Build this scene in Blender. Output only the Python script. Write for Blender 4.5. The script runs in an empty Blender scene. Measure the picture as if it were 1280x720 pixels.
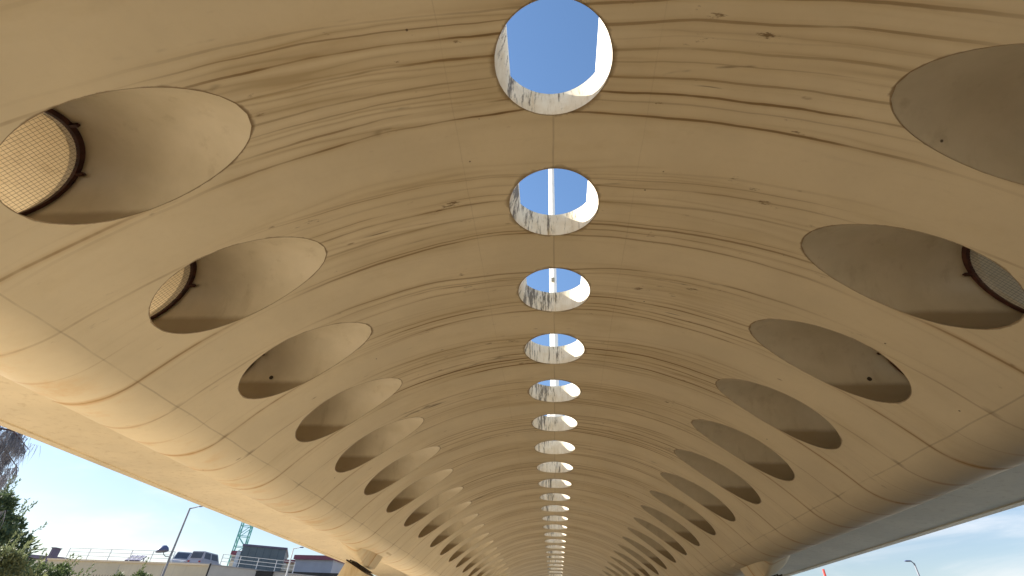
import bpy, bmesh, math, random
from mathutils import Vector, Matrix
random.seed(7)
S = bpy.context.scene
COL = S.collection
R = math.radians
D = 2.5                       # metres between two skylights
CAMZ = 1.6
CX = 0.0255 * D                # crown of the vault, x
Y0 = 1.2904 * D                # first skylight, y
FPX = 598.17

# ------------------------------------------------------------------ camera
pitch, yaw, roll = 0.64083, -0.10143, 0.04775
cp, sp, cy_, sy_ = math.cos(pitch), math.sin(pitch), math.cos(yaw), math.sin(yaw)
F = Vector((sy_ * cp, cy_ * cp, sp)); R0 = Vector((cy_, -sy_, 0)); U0 = R0.cross(F)
RR = R0 * math.cos(roll) + U0 * math.sin(roll)
UU = -R0 * math.sin(roll) + U0 * math.cos(roll)
cam = bpy.data.cameras.new('camera'); co = bpy.data.objects.new('camera', cam); COL.objects.link(co)
m = Matrix((RR, UU, -F)).transposed().to_4x4(); m.translation = (0, 0, CAMZ); co.matrix_world = m
cam.sensor_width = 36; cam.lens = FPX / 1280 * 36; cam.clip_end = 5000; cam.clip_start = .05
S.camera = co

def at(px, py, Y=None, X=None):
    """world point seen in direction (px,py) at world depth Y (survey of the far things)"""
    v = F + RR * ((px - 640) / FPX) - UU * ((py - 360) / FPX)
    t = Y / v.y if Y is not None else X / v.x
    return Vector((v.x * t, v.y * t, v.z * t + CAMZ))

# ------------------------------------------------------------------ node helpers
class NT:
    def __init__(s, name):
        s.m = bpy.data.materials.new(name); s.m.use_nodes = True
        s.t = s.m.node_tree; s.n = s.t.nodes; s.n.clear()
        s.out = s.n.new('ShaderNodeOutputMaterial'); s.b = s.n.new('ShaderNodeBsdfPrincipled')
        s.t.links.new(s.b.outputs[0], s.out.inputs[0])
    def link(s, a, b): s.t.links.new(a, b)
    def put(s, sock, v):
        if isinstance(v, (int, float)): sock.default_value = v
        elif isinstance(v, tuple): sock.default_value = v if len(v) != 3 or sock.type != 'RGBA' else (*v, 1)
        else: s.link(v, sock)
    def math(s, op, a, b=0.0, c=None, clamp=False):
        n = s.n.new('ShaderNodeMath'); n.operation = op; n.use_clamp = clamp
        s.put(n.inputs[0], a); s.put(n.inputs[1], b)
        if c is not None: s.put(n.inputs[2], c)
        return n.outputs[0]
    def mul(s, a, b): return s.math('MULTIPLY', a, b)
    def add(s, a, b): return s.math('ADD', a, b)
    def sub(s, a, b): return s.math('SUBTRACT', a, b)
    def abs(s, a): return s.math('ABSOLUTE', a)
    def ss(s, v, lo, hi, a=0.0, b=1.0):
        n = s.n.new('ShaderNodeMapRange'); n.interpolation_type = 'SMOOTHSTEP'
        s.put(n.inputs[0], v); s.put(n.inputs[1], lo); s.put(n.inputs[2], hi); s.put(n.inputs[3], a); s.put(n.inputs[4], b)
        return n.outputs[0]
    def xyz(s, kind='Object'):
        tc = s.n.new('ShaderNodeTexCoord'); sx = s.n.new('ShaderNodeSeparateXYZ'); s.link(tc.outputs[kind], sx.inputs[0])
        return sx.outputs[0], sx.outputs[1], sx.outputs[2], tc.outputs[kind]
    def comb(s, x, y, z):
        n = s.n.new('ShaderNodeCombineXYZ'); s.put(n.inputs[0], x); s.put(n.inputs[1], y); s.put(n.inputs[2], z); return n.outputs[0]
    def noise(s, vec, scale, detail=2.0, rough=.5, dist=0.0):
        n = s.n.new('ShaderNodeTexNoise'); s.put(n.inputs['Vector'], vec); n.inputs['Scale'].default_value = scale
        n.inputs['Detail'].default_value = detail; n.inputs['Roughness'].default_value = rough; n.inputs['Distortion'].default_value = dist
        return n.outputs[0]
    def white(s, vec):
        n = s.n.new('ShaderNodeTexWhiteNoise'); n.noise_dimensions = '3D'; s.put(n.inputs['Vector'], vec); return n.outputs['Value']
    def mix(s, f, a, b):
        n = s.n.new('ShaderNodeMix'); n.data_type = 'RGBA'
        s.put(n.inputs[0], f); s.put(n.inputs[6], a); s.put(n.inputs[7], b); return n.outputs[2]
    def vor(s, vec, scale):
        n = s.n.new('ShaderNodeTexVoronoi'); s.put(n.inputs['Vector'], vec); n.inputs['Scale'].default_value = scale; return n.outputs['Distance']
    def bump(s, h, dist=.005, strength=.5):
        n = s.n.new('ShaderNodeBump'); n.inputs['Strength'].default_value = strength; n.inputs['Distance'].default_value = dist
        s.link(h, n.inputs['Height']); s.link(n.outputs[0], s.b.inputs['Normal'])
    def fin(s, col, rough=.6, spec=.3, metal=0.0):
        s.put(s.b.inputs['Base Color'], col); s.put(s.b.inputs['Roughness'], rough)
        s.b.inputs['Specular IOR Level'].default_value = spec; s.b.inputs['Metallic'].default_value = metal
        return s.m

def plain(name, c, rough=.6, var=.18, scale=3.0, spec=.3, metal=0.0, dirt=None):
    k = NT(name); x, y, z, v = k.xyz()
    n = k.noise(v, scale, 5, .6)
    f = k.ss(n, .3, .7)
    col = k.mix(f, tuple(q * (1 - var) for q in c), tuple(min(1, q * (1 + var)) for q in c))
    if dirt:
        n2 = k.noise(k.comb(k.mul(x, 3.0), k.mul(y, 3.0), k.mul(z, .35)), 1.3, 4, .65)
        col = k.mix(k.ss(n2, .5, .72, 0, .7), col, dirt)
    return k.fin(col, rough, spec, metal)

ZC, AZ, RY = 1.775, .3053, .297 ; RCX, RCY = .3026, .3076 ; DY = .015

# ------------------------------------------------------------------ soffit paint with its stains
CREAM = (.775, .69, .53)
def soffit_material():
    k = NT('cream paint with brown run stains')
    x, y, z, v = k.xyz()
    x = k.mul(k.sub(x, CX), 1 / D); y = k.mul(k.sub(y, Y0), 1 / D); z = k.mul(k.sub(z, CAMZ), 1 / D)
    ax = k.abs(x)
    cell = k.math('FLOOR', k.add(y, .5))
    fy = k.sub(y, cell)                                # -0.5..0.5 around each hole
    side = k.math('SIGN', x)
    # large soft mottling
    base = k.mix(k.ss(k.noise(k.comb(x, y, z), 1.7, 4, .55), .3, .7), tuple(q * .94 for q in CREAM), tuple(q * 1.04 for q in CREAM))
    fine = k.noise(k.comb(x, y, z), 26.0, 5, .7)
    base = k.mix(k.ss(fine, .45, .75, 0, .07), base, (.50, .42, .28))
    grime = k.noise(k.comb(k.mul(x, .8), k.mul(y, 2.5), k.mul(side, 3.0)), 1.4, 5, .6)
    base = k.mix(k.ss(grime, .52, .8, 0, .35), base, (.50, .39, .20))
    # run lines: contours of a noise field stretched along the arch
    # warp so the runs fan out from the skylight edge towards the side tunnels
    wob = k.mul(k.sub(k.noise(k.comb(k.mul(x, .9), k.mul(y, 1.3), 3.0), 1.0, 3, .5), .5), .10)
    yy = k.add(y, wob)
    f1 = k.noise(k.comb(k.mul(x, .17), k.mul(yy, 5.0), k.mul(side, 7.0)), 1.0, 1.5, .45)
    c1 = k.abs(k.sub(k.math('FRACT', k.mul(f1, 10.0)), .5))      # 0 on a contour
    wid = k.ss(k.noise(k.comb(k.mul(x, 2.1), k.mul(y, 9.0), 9.0), 1.0, 3, .6), .35, .75)
    line1 = k.ss(c1, 0.0, k.add(.05, k.mul(wid, .11)), 1, 0)
    halo1 = k.ss(c1, .0, .42, 1, 0)
    bm = k.mul(k.ss(k.add(fy, wob), -.44, -.27), k.ss(k.add(fy, wob), .31, .40, 1, 0))
    bm = k.add(k.mul(bm, .93), .07)
    pres = k.ss(k.noise(k.comb(k.mul(x, .5), k.mul(y, 5.0), k.add(4.0, k.mul(side, 2.0))), 1.0, 3, .55), .38, .62)
    fade = k.ss(ax, 1.35, 2.0, 1, .12)
    fade = k.mul(fade, k.ss(ax, 2.5, 2.8, 1, .55))
    # every bay is soiled to its own degree
    bay = k.add(.62, k.mul(k.white(k.comb(cell, side, 3.0)), .38))
    amp = k.mul(k.mul(bm, bay), fade)
    soil = k.mul(amp, k.mul(halo1, pres))
    base = k.mix(k.mul(soil, .36), base, (.40, .275, .115))
    # whole band between two holes slightly browner
    base = k.mix(k.mul(k.mul(k.mul(bm, bay), k.ss(ax, .9, 1.9, .30, .0)), k.ss(k.noise(k.comb(k.mul(x, .6), k.mul(y, 3.0), 1.0), 1.0, 3, .5), .35, .65)), base, (.46, .34, .15))
    base = k.mix(k.mul(k.mul(amp, line1), k.add(.0, k.mul(pres, .22))), base, (.21, .125, .045))
    # long separate runs that leave each skylight and follow the arch to the tunnels
    gam = k.mul(fade, bay)
    wv = k.add(k.mul(k.sub(k.noise(k.comb(k.mul(x, .9), k.mul(y, 1.0), 31.0), 1.0, 2, .5), .5), .10),
               k.mul(k.sub(k.noise(k.comb(k.mul(x, 3.5), k.mul(y, 5.0), 34.0), 1.0, 3, .6), .5), .014))
    fw = k.add(fy, wv)
    spread = k.add(.90, k.mul(ax, .10))
    for i, (off, wd_, amt) in enumerate(((-.31, .011, .75), (-.245, .006, .55), (-.19, .010, .85), (-.11, .006, .6), (-.055, .013, .95), (.02, .006, .6),
                                        (.075, .010, .9), (.14, .006, .65), (.20, .012, 1.0), (.262, .007, .7), (.315, .012, .95))):
        h = k.white(k.comb(cell, k.add(side, float(i)), 8.0)); g_ = k.white(k.comb(cell, k.add(side, float(i)), 19.0))
        cen = k.mul(k.add(off, k.mul(k.sub(h, .5), .05)), spread)
        dd = k.abs(k.sub(fw, cen))
        lf = k.noise(k.comb(k.mul(x, 1.1), k.mul(cell, 3.3), 4.0 * i + .5), 1.0, 3, .6)
        wq_ = k.mul(k.ss(lf, .25, .75, .5, 1.5), wd_ * .72)
        al = k.mul(k.ss(lf, .30, .52, .12, 1.0), k.ss(g_, .12, .75, .08, 1.0))
        al = k.mul(k.mul(al, gam), k.ss(ax, 2.3, 2.7, 1, .35))
        base = k.mix(k.mul(k.mul(k.ss(dd, 0.0, .030, 1, 0), al), .44 * amt), base, (.44, .28, .09))
        base = k.mix(k.mul(k.mul(k.ss(dd, k.mul(wq_, .45), wq_, 1, 0), al), amt), base, (.17, .092, .026))
    # dirt knots sitting on the runs
    kv = k.noise(k.comb(k.mul(x, 5.0), k.mul(y, 16.0), k.mul(side, 4.0)), 1.0, 5, .75)
    kw = k.noise(k.comb(k.mul(x, 2.2), k.mul(y, 3.0), 77.0), 1.0, 2, .5)
    base = k.mix(k.mul(k.mul(k.ss(k.add(kv, k.mul(k.sub(kw, .5), .5)), .66, .75, 0, .85), bm), k.ss(ax, 1.6, 2.4, 1, .3)), base, (.16, .095, .04))
    # panels differ a little in tone from bay to bay
    pt = k.white(k.comb(k.math('FLOOR', k.add(y, .19)), side, 5.0))
    base = k.mix(k.ss(pt, 0, 1, 0, .10), base, (.52, .44, .30))
    # black fine runs, few
    f2 = k.noise(k.comb(k.mul(x, .3), k.mul(yy, 3.1), k.add(20.0, k.mul(side, 5.0))), 1.0, 1.0, .4)
    c2 = k.abs(k.sub(k.math('FRACT', k.mul(f2, 4.0)), .5))
    p2 = k.ss(k.noise(k.comb(k.mul(x, 1.6), k.mul(y, 3.3), 13.0), 1.0, 4, .65), .56, .70)
    base = k.mix(k.mul(k.mul(k.ss(c2, 0, .045, 1, 0), p2), k.mul(k.mul(bm, .8), k.ss(ax, 1.6, 2.2, 1, .2))), base, (.10, .06, .025))
    # welds across the lower flank: one strong and one faint in each bay
    def weld(off, w, strength, lo, hi, colr, seed, base):
        wv = k.mul(k.sub(k.noise(k.comb(k.mul(x, 1.2), cell, seed), 1.0, 3, .55), .5), .05)
        dd = k.abs(k.sub(k.math('FRACT', k.add(k.add(y, wv), .5 - off + 10)), .5))
        mk = k.mul(k.ss(dd, w * .25, w, 1, 0), k.ss(ax, lo, hi))
        brk = k.ss(k.noise(k.comb(k.mul(x, 3.0), k.mul(y, 1.1), seed + 5), 1.0, 4, .65), .28, .62, .3, 1)
        return k.mix(k.mul(k.mul(mk, brk), strength), base, colr)
    base = weld(.31, .030, .35, 1.9, 2.4, (.50, .32, .12), 2.0, base)
    base = weld(.31, .011, .70, 1.9, 2.4, (.25, .15, .06), 2.0, base)
    base = weld(-.285, .010, .45, 1.9, 2.4, (.28, .17, .07), 3.0, base)
    base = weld(.02, .006, .30, 2.45, 2.7, (.35, .22, .09), 6.0, base)
    # rust curls on the lower roll
    base = weld(.31, .040, .55, 2.66, 2.9, (.56, .31, .09), 2.0, base)
    base = weld(-.285, .030, .45, 2.7, 2.95, (.56, .31, .09), 3.0, base)
    base = weld(.02, .022, .30, 2.8, 3.0, (.56, .31, .09), 6.0, base)
    # soft orange rust washes on the left roll
    rw = k.noise(k.comb(k.mul(x, 2.6), k.mul(y, 4.6), 40.0), 1.0, 5, .68)
    rm = k.mul(k.ss(x, -2.95, -2.62, 1, 0), k.ss(rw, .48, .66))
    base = k.mix(k.mul(rm, .42), base, (.66, .40, .15))
    # seams along the bridge
    wx = k.mul(k.sub(k.noise(k.comb(0.0, k.mul(y, 2.0), 1.0), 1.0, 2, .5), .5), .02)
    def seam(pos, w, strength, src, base):
        dd = k.abs(k.sub(k.add(src, wx), pos))
        brk = k.ss(k.noise(k.comb(pos, k.mul(y, 2.3), 7.0), 1.0, 4, .6), .3, .6, .15, 1)
        return k.mix(k.mul(k.mul(k.ss(dd, w * .3, w, 1, 0), brk), strength), base, (.16, .10, .045))
    base = seam(0.0, .008, .32, x, base)
    base = seam(2.64, .005, .30, ax, base)
    base = seam(.52, .004, .14, x, base)
    base = seam(-.56, .004, .14, x, base)
    # dirt knots where the weld crosses the long seam
    kd = k.math('SQRT', k.add(k.math('POWER', k.mul(k.sub(ax, 2.64), 1.0), 2), k.math('POWER', k.mul(k.sub(k.abs(fy), .30), 2.0), 2)))
    base = k.mix(k.mul(k.ss(kd, .0, .05, .6, 0), k.ss(k.noise(k.comb(k.mul(y, 1.7), side, 2.0), 1.0, 2, .5), .4, .6)), base, (.16, .10, .045))
    # dark edge round each opening
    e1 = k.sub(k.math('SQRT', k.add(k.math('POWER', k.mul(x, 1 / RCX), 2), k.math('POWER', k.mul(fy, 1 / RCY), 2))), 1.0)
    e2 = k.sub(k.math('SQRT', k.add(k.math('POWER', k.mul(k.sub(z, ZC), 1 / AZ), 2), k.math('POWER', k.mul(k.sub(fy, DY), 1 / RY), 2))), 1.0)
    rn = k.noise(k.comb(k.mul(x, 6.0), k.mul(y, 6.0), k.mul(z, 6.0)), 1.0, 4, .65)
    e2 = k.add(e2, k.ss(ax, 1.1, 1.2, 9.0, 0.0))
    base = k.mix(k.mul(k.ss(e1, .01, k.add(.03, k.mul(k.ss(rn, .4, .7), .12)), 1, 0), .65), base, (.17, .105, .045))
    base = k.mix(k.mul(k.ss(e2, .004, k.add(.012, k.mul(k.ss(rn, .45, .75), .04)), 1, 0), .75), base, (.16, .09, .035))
    # specks and scuffs
    vd = k.vor(k.comb(x, y, z), 3.2)
    base = k.mix(k.ss(vd, .014, .026, .8, 0), base, (.07, .045, .03))
    vd2 = k.vor(k.comb(k.mul(x, 1.0), k.mul(y, 3.0), k.add(z, 5.0)), 2.3)
    base = k.mix(k.mul(k.ss(vd2, .02, .08, .6, 0), k.ss(rn, .45, .6)), base, (.20, .12, .05))
    k.bump(k.noise(k.comb(k.mul(x, 1.0), k.mul(y, 1.0), z), 2.2, 3, .5), .05, .25)
    return k.fin(base, k.ss(grime, .3, .8, .42, .62), .35)
M_SOF = soffit_material()

def tunnel_material():
    k = NT('grey cream tunnel paint with settled dust')
    x, y, z, v = k.xyz()
    n = k.noise(v, 2.2, 4, .6)
    base = k.mix(k.ss(n, .3, .7), (.65, .585, .455), (.71, .64, .51))
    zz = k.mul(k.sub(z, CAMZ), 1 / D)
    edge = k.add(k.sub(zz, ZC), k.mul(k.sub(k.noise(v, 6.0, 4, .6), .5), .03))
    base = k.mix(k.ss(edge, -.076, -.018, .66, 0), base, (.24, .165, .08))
    rn_ = k.noise(k.comb(k.mul(x, 2.2), k.mul(y, 2.2), k.mul(z, .35)), 1.6, 5, .65)
    base = k.mix(k.ss(rn_, .54, .74, 0, .28), base, (.36, .29, .18))
    vd = k.vor(v, 1.1)
    base = k.mix(k.ss(vd, .018, .03, .9, 0), base, (.05, .03, .02))
    return k.fin(base, .36, .5)
M_TUN = tunnel_material()

def skylight_material():
    k = NT('white paint with black mould runs')
    x, y, z, v = k.xyz()
    n = k.noise(v, 3.0, 5, .65)
    base = k.mix(k.ss(n, .35, .7), (.77, .72, .60), (.68, .60, .45))
    st = k.noise(k.comb(k.mul(x, 9.0), k.mul(y, 5.0), k.mul(z, 1.0)), 1.6, 6, .75)
    zt = k.ss(z, CAMZ + 2.40 * D, CAMZ + 2.62 * D, .0, 1.0)
    big = k.noise(k.comb(k.mul(x, 1.3), k.mul(y, 1.3), 0.0), 1.6, 3, .6)
    lft = k.ss(x, -.5, .75, .09, -.05)
    mask = k.ss(k.add(k.add(k.add(st, k.mul(zt, .06)), lft), k.mul(k.sub(big, .5), .50)), .60, .72)
    base = k.mix(k.mul(k.ss(st, .48, .62), .35), base, (.50, .41, .26))
    base = k.mix(k.mul(mask, .85), base, (.07, .055, .04))
    rust = k.noise(k.comb(k.mul(x, 3.0), k.mul(y, 3.0), k.mul(z, .6)), 2.3, 4, .6)
    base = k.mix(k.ss(rust, .58, .75, 0, .5), base, (.50, .36, .15))
    return k.fin(base, .55, .3)
M_SKY = skylight_material()
M_WING = plain('cream wing paint', (.78, .70, .545), .5, .06, .5, dirt=(.64, .55, .40))
M_PIER = plain('cream pier paint', (.70, .60, .43), .55, .08, .9, dirt=(.48, .35, .18))
M_DECK = plain('pale concrete', (.45, .43, .39), .8, .12, 1.0)
M_CURB = plain('white median kerb paint', (.74, .71, .63), .6, .12, 1.5, dirt=(.40, .32, .2))
M_RUST = plain('dark red oxide steel', (.075, .028, .02), .55, .3, 9.0)
M_WIRE = plain('galvanised wire', (.30, .27, .20), .5, .2, 9.0)
M_DARK = plain('dark bearing steel', (.05, .035, .025), .6, .3, 6.0)
M_WHITE = plain('white pole paint', (.80, .80, .78), .4, .06, 2.0)
M_GREYP = plain('grey galvanised pole', (.20, .21, .24), .45, .15, 2.0, spec=.5)
M_NAVY = plain('blue grey lamp head', (.10, .12, .22), .4, .1, 4.0)

# ------------------------------------------------------------------ object helpers
def link(o, parent=None):
    COL.objects.link(o)
    if parent is not None: o.parent = parent
    return o
def tag(o, label=None, cat=None, group=None, kind=None):
    if label: o['label'] = label
    if cat: o['category'] = cat
    if group: o['group'] = group
    if kind: o['kind'] = kind
    return o
def thing(name, label, cat, loc=(0, 0, 0), rz=0.0, group=None):
    o = bpy.data.objects.new(name, None); o.empty_display_size = .3
    o.location = loc; o.rotation_euler = (0, 0, rz); link(o); return tag(o, label, cat, group)
def build(name, bm, mat, parent=None, smooth=False):
    me = bpy.data.meshes.new(name); bm.normal_update(); bm.to_mesh(me); bm.free()
    for mm in (mat if isinstance(mat, list) else [mat]): me.materials.append(mm)
    if smooth:
        me.polygons.foreach_set('use_smooth', [True] * len(me.polygons))
    return link(bpy.data.objects.new(name, me), parent)
def frame_box(bm, c, ex, ey, ez):
    """box from centre and three half-extent vectors"""
    c, ex, ey, ez = map(Vector, (c, ex, ey, ez)); v = []
    for i in (-1, 1):
        for j in (-1, 1):
            for q in (-1, 1): v.append(bm.verts.new(c + ex * i + ey * j + ez * q))
    for f in ((0, 1, 3, 2), (4, 6, 7, 5), (0, 4, 5, 1), (2, 3, 7, 6), (0, 2, 6, 4), (1, 5, 7, 3)):
        bm.faces.new([v[i] for i in f])
def bx(bm, c, s):
    frame_box(bm, c, (s[0] / 2, 0, 0), (0, s[1] / 2, 0), (0, 0, s[2] / 2))
def bar(bm, a, b, w, h=None, up=(0, 0, 1)):
    a, b = Vector(a), Vector(b); d = b - a; L = d.length; d = d / L; h = h or w
    u = Vector(up)
    if abs(d.dot(u)) > .98: u = Vector((0, 1, 0))
    s = d.cross(u).normalized(); u = s.cross(d)
    frame_box(bm, (a + b) / 2, d * L / 2, s * w / 2, u * h / 2)
def tube(bm, pts, radii, n=10, cap=True):
    pts = [Vector(q) for q in pts]; rings = []
    if not isinstance(radii, (list, tuple)): radii = [radii] * len(pts)
    for i, q in enumerate(pts):
        d = (pts[min(i + 1, len(pts) - 1)] - pts[max(i - 1, 0)]).normalized()
        u = Vector((0, 0, 1)) if abs(d.z) < .95 else Vector((0, 1, 0))
        s = d.cross(u).normalized(); u = s.cross(d)
        rings.append([bm.verts.new(q + (s * math.cos(2 * math.pi * j / n) + u * math.sin(2 * math.pi * j / n)) * radii[i]) for j in range(n)])
    for a, b in zip(rings, rings[1:]):
        for j in range(n): bm.faces.new((a[j], a[(j + 1) % n], b[(j + 1) % n], b[j]))
    if cap: bm.faces.new(rings[0][::-1]); bm.faces.new(rings[-1])
def prism(bm, poly, y0, y1):
    """poly of (x,z), extruded along y"""
    a = [bm.verts.new((p[0], y0, p[1])) for p in poly]; b = [bm.verts.new((p[0], y1, p[1])) for p in poly]
    n = len(poly)
    for i in range(n): bm.faces.new((a[i], a[(i + 1) % n], b[(i + 1) % n], b[i]))
    bm.faces.new(a[::-1]); bm.faces.new(b)

# ------------------------------------------------------------------ VIADUCT
HC = 2.4291; RV = 3.5351; XT = 2.63
TH = math.asin(XT / RV); ST = RV * TH
SL = math.tan(TH)
XR, RHO = 2.632, .487                                         # where the lower roll begins, its radius
SR = ST + (XR - XT) / math.cos(TH)
ZR = HC - (RV - RV * math.cos(TH)) - (XR - XT) * SL
CRX, CRZ = XR + RHO * math.sin(TH), ZR + RHO * math.cos(TH)
TURN = TH + R(72)
SE = SR + RHO * TURN
XEND, ZEND = CRX + RHO * math.sin(R(72)), CRZ - RHO * math.cos(R(72))
LIP_IN = (3.16, 1.43)
STOT = SE + math.hypot(XEND - LIP_IN[0], ZEND - LIP_IN[1])
def prof(s):
    a = abs(s)
    if a <= ST:
        t = a / RV; x, z = RV * math.sin(t), HC - RV + RV * math.cos(t)
    elif a <= SR:
        q = a - ST; x, z = XT + q * math.cos(TH), HC - RV + RV * math.cos(TH) - q * math.sin(TH)
    elif a <= SE:
        t = -TH + (a - SR) / RHO; x, z = CRX + RHO * math.sin(t), CRZ - RHO * math.cos(t)
    else:
        q = (a - SE) / (STOT - SE); x, z = XEND + (LIP_IN[0] - XEND) * q, ZEND + (LIP_IN[1] - ZEND) * q
    return (math.copysign(x, s), z)
def W(x, y, z):                                             # bay units -> metres
    return Vector((CX + x * D, Y0 + y * D, CAMZ + z * D))

K0, K1 = -10, 34                                            # bays built
H0, H1 = -3, 27                                             # bays with openings
NY = 12
TS = [0, .06, .16, .34, .62, 1]
def cell_hole(bm, mp, s0, s1, y0, y1, sc, yc, a, b, ns, rim=None):
    per = []
    for i in range(ns): per.append((s0 + (s1 - s0) * i / ns, y0))
    for i in range(NY): per.append((s1, y0 + (y1 - y0) * i / NY))
    for i in range(ns): per.append((s1 - (s1 - s0) * i / ns, y1))
    for i in range(NY): per.append((s0, y1 - (y1 - y0) * i / NY))
    # densify for a smooth rim: two rim points for each perimeter step
    rings = []
    for t in TS:
        ring = []
        for (ps, py) in per:
            th = math.atan2((py - yc) / b, (ps - sc) / a)
            es, ey = (rim(math.cos(th)) if rim else sc + a * math.cos(th)), yc + b * math.sin(th)
            ring.append(bm.verts.new(mp(es + (ps - es) * t, ey + (py - ey) * t)))
        rings.append(ring)
    n = len(per)
    for p, q in zip(rings, rings[1:]):
        for i in range(n): bm.faces.new((p[i], q[i], q[(i + 1) % n], p[(i + 1) % n]))
def cell_grid(bm, mp, ss, y0, y1):
    rows = [[bm.verts.new(mp(s, y0 + (y1 - y0) * j / NY)) for j in range(NY + 1)] for s in ss]
    for p, q in zip(rows, rows[1:]):
        for j in range(NY): bm.faces.new((p[j], q[j], q[j + 1], p[j + 1]))
def lin(a, b, n): return [a + (b - a) * i / n for i in range(n + 1)]

def s_of_z(z): return RV * math.acos((z - HC + RV) / RV)
def vx(z): return RV * math.sin(s_of_z(z) / RV)
SI, SO = s_of_z(ZC + AZ), s_of_z(ZC - AZ)
SCN, SA = (SI + SO) / 2, (SO - SI) / 2
CA, CB0, CB1 = .46, SI - .14, SO + .12

bridge = thing('viaduct', 'cream viaduct overhead, its stained vault pierced by round skylights and oval tunnels', 'bridge')
bm = bmesh.new()
for kk in range(K0, K1):
    y0, y1 = kk - .5, kk + .5
    mp = lambda s, y: W(prof(s)[0], y, prof(s)[1])
    hole = H0 <= kk <= H1
    if hole: cell_hole(bm, mp, -CA, CA, y0, y1, 0, kk, RCX, RCY, 14)
    else: cell_grid(bm, mp, lin(-CA, CA, 14), y0, y1)
    for sg in (-1, 1):
        cell_grid(bm, mp, [sg * s for s in lin(CA, CB0, 8)], y0, y1)
        if hole: cell_hole(bm, mp, sg * CB0, sg * CB1, y0, y1, sg * SCN, kk + DY, SA, RY, 22, lambda c, g=sg: g * s_of_z(ZC - AZ * c * g))
        else: cell_grid(bm, mp, [sg * s for s in lin(CB0, CB1, 22)], y0, y1)
        cell_grid(bm, mp, [sg * s for s in lin(CB1, SR, 3) + lin(SR, SE, 22)[1:] + [STOT]], y0, y1)
bmesh.ops.remove_doubles(bm, verts=bm.verts, dist=.0008)
bmesh.ops.recalc_face_normals(bm, faces=bm.faces)
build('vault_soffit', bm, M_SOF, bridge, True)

# outer web behind the flanks (with the tunnel mouths) -------------------------------------
WB, WT = (3.10, 1.43), (2.57, 2.09)                        # web line
def webx(z): return WB[0] + (WT[0] - WB[0]) * (z - WB[1]) / (WT[1] - WB[1])
bm = bmesh.new()
for kk in range(K0, K1):
    y0, y1 = kk - .5, kk + .5
    for sg in (-1, 1):
        mp = lambda z, y: W(sg * webx(z), y, z)
        if H0 <= kk <= H1: cell_hole(bm, mp, WB[1] + .02, WT[1], y0, y1, ZC, kk + DY, AZ, RY, 8)
        else: cell_grid(bm, mp, lin(WB[1] + .02, WT[1], 8), y0, y1)
        cell_grid(bm, mp, [WT[1], 2.50], y0, y1)
bmesh.ops.remove_doubles(bm, verts=bm.verts, dist=.0008)
build('outer_web', bm, M_WING, bridge)

# deck with the median slots ------------------------------------------------------------------
ZD = 2.635
XE = 6.92; ZE = 1.958                                       # lower edge of the wing
bm = bmesh.new()
for kk in range(K0, K1):
    mp = lambda x, y: W(x, y, ZD)
    if H0 <= kk <= H1: cell_hole(bm, mp, -CA, CA, kk - .5, kk + .5, 0, kk, RCX, RCY, 14)
    else: cell_grid(bm, mp, lin(-CA, CA, 14), kk - .5, kk + .5)
bmesh.ops.remove_doubles(bm, verts=bm.verts, dist=.0008)
build('median_plate', bm, M_DECK, bridge)
YA, YB = Y0 + (K0 - .5) * D, Y0 + (K1 - .5) * D
ww = lambda x, z: (CX + x * D, CAMZ + z * D)
for sg in (-1, 1):
    bm = bmesh.new()
    poly = [(CA, ZD), (CA, ZD - .06), (2.2, 2.52), (XE - .16, ZE + .018), (XE - .155, ZE), (XE, ZE), (XE + .005, ZE + .13), (XE - .10, ZE + .135), (XE - .4, ZE + .12)]
    prism(bm, [ww(sg * px, pz) for px, pz in poly], YA, YB)
    bmesh.ops.recalc_face_normals(bm, faces=bm.faces)
    build('deck_wing', bm, M_WING, bridge)
    bm = bmesh.new()
    prism(bm, [ww(sg * px, pz) for px, pz in ((.249, ZD + .002), (.249, ZD + .07), (.33, ZD + .07), (.36, ZD + .002))], YA, YB)
    bmesh.ops.recalc_face_normals(bm, faces=bm.faces)
    build('median_kerb', bm, M_CURB, bridge)

# skylight linings (one mesh, copied per opening) ---------------------------------------------
NS = 72
bm = bmesh.new(); rows = []
for t in (0, .25, .5, .75, 1):
    row = []
    for i in range(NS):
        a = 2 * math.pi * i / NS; x, y = RCX * math.cos(a), RCY * math.sin(a)
        zv = HC - RV + math.sqrt(RV * RV - x * x) - .002
        xt = max(-.2485, min(.2485, x)); row.append(bm.verts.new(Vector((x + (xt - x) * t, y, zv + (ZD + .003 - zv) * t)) * D))
    rows.append(row)
for p, q in zip(rows, rows[1:]):
    for i in range(NS): bm.faces.new((p[i], q[i], q[(i + 1) % NS], p[(i + 1) % NS]))
sk = build('skylight_lining', bm, M_SKY, bridge, True)
sk_me = sk.data
def vary_material(src, seed):
    return src
for kk in range(H0, H1 + 1):
    o = sk if kk == H0 else link(sk.copy(), bridge)
    o.location = W(0, kk, 0)
# object coords differ from one opening to the next only by position, so give the paint world-ish coords
def use_world(mat):
    nt = mat.node_tree
    for n in list(nt.nodes):
        if n.type == 'TEX_COORD':
            g = nt.nodes.new('ShaderNodeNewGeometry')
            for l in list(nt.links):
                if l.from_node == n: nt.links.new(g.outputs['Position'], l.to_socket)
            nt.nodes.remove(n)
use_world(M_SKY); use_world(M_TUN)

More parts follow.
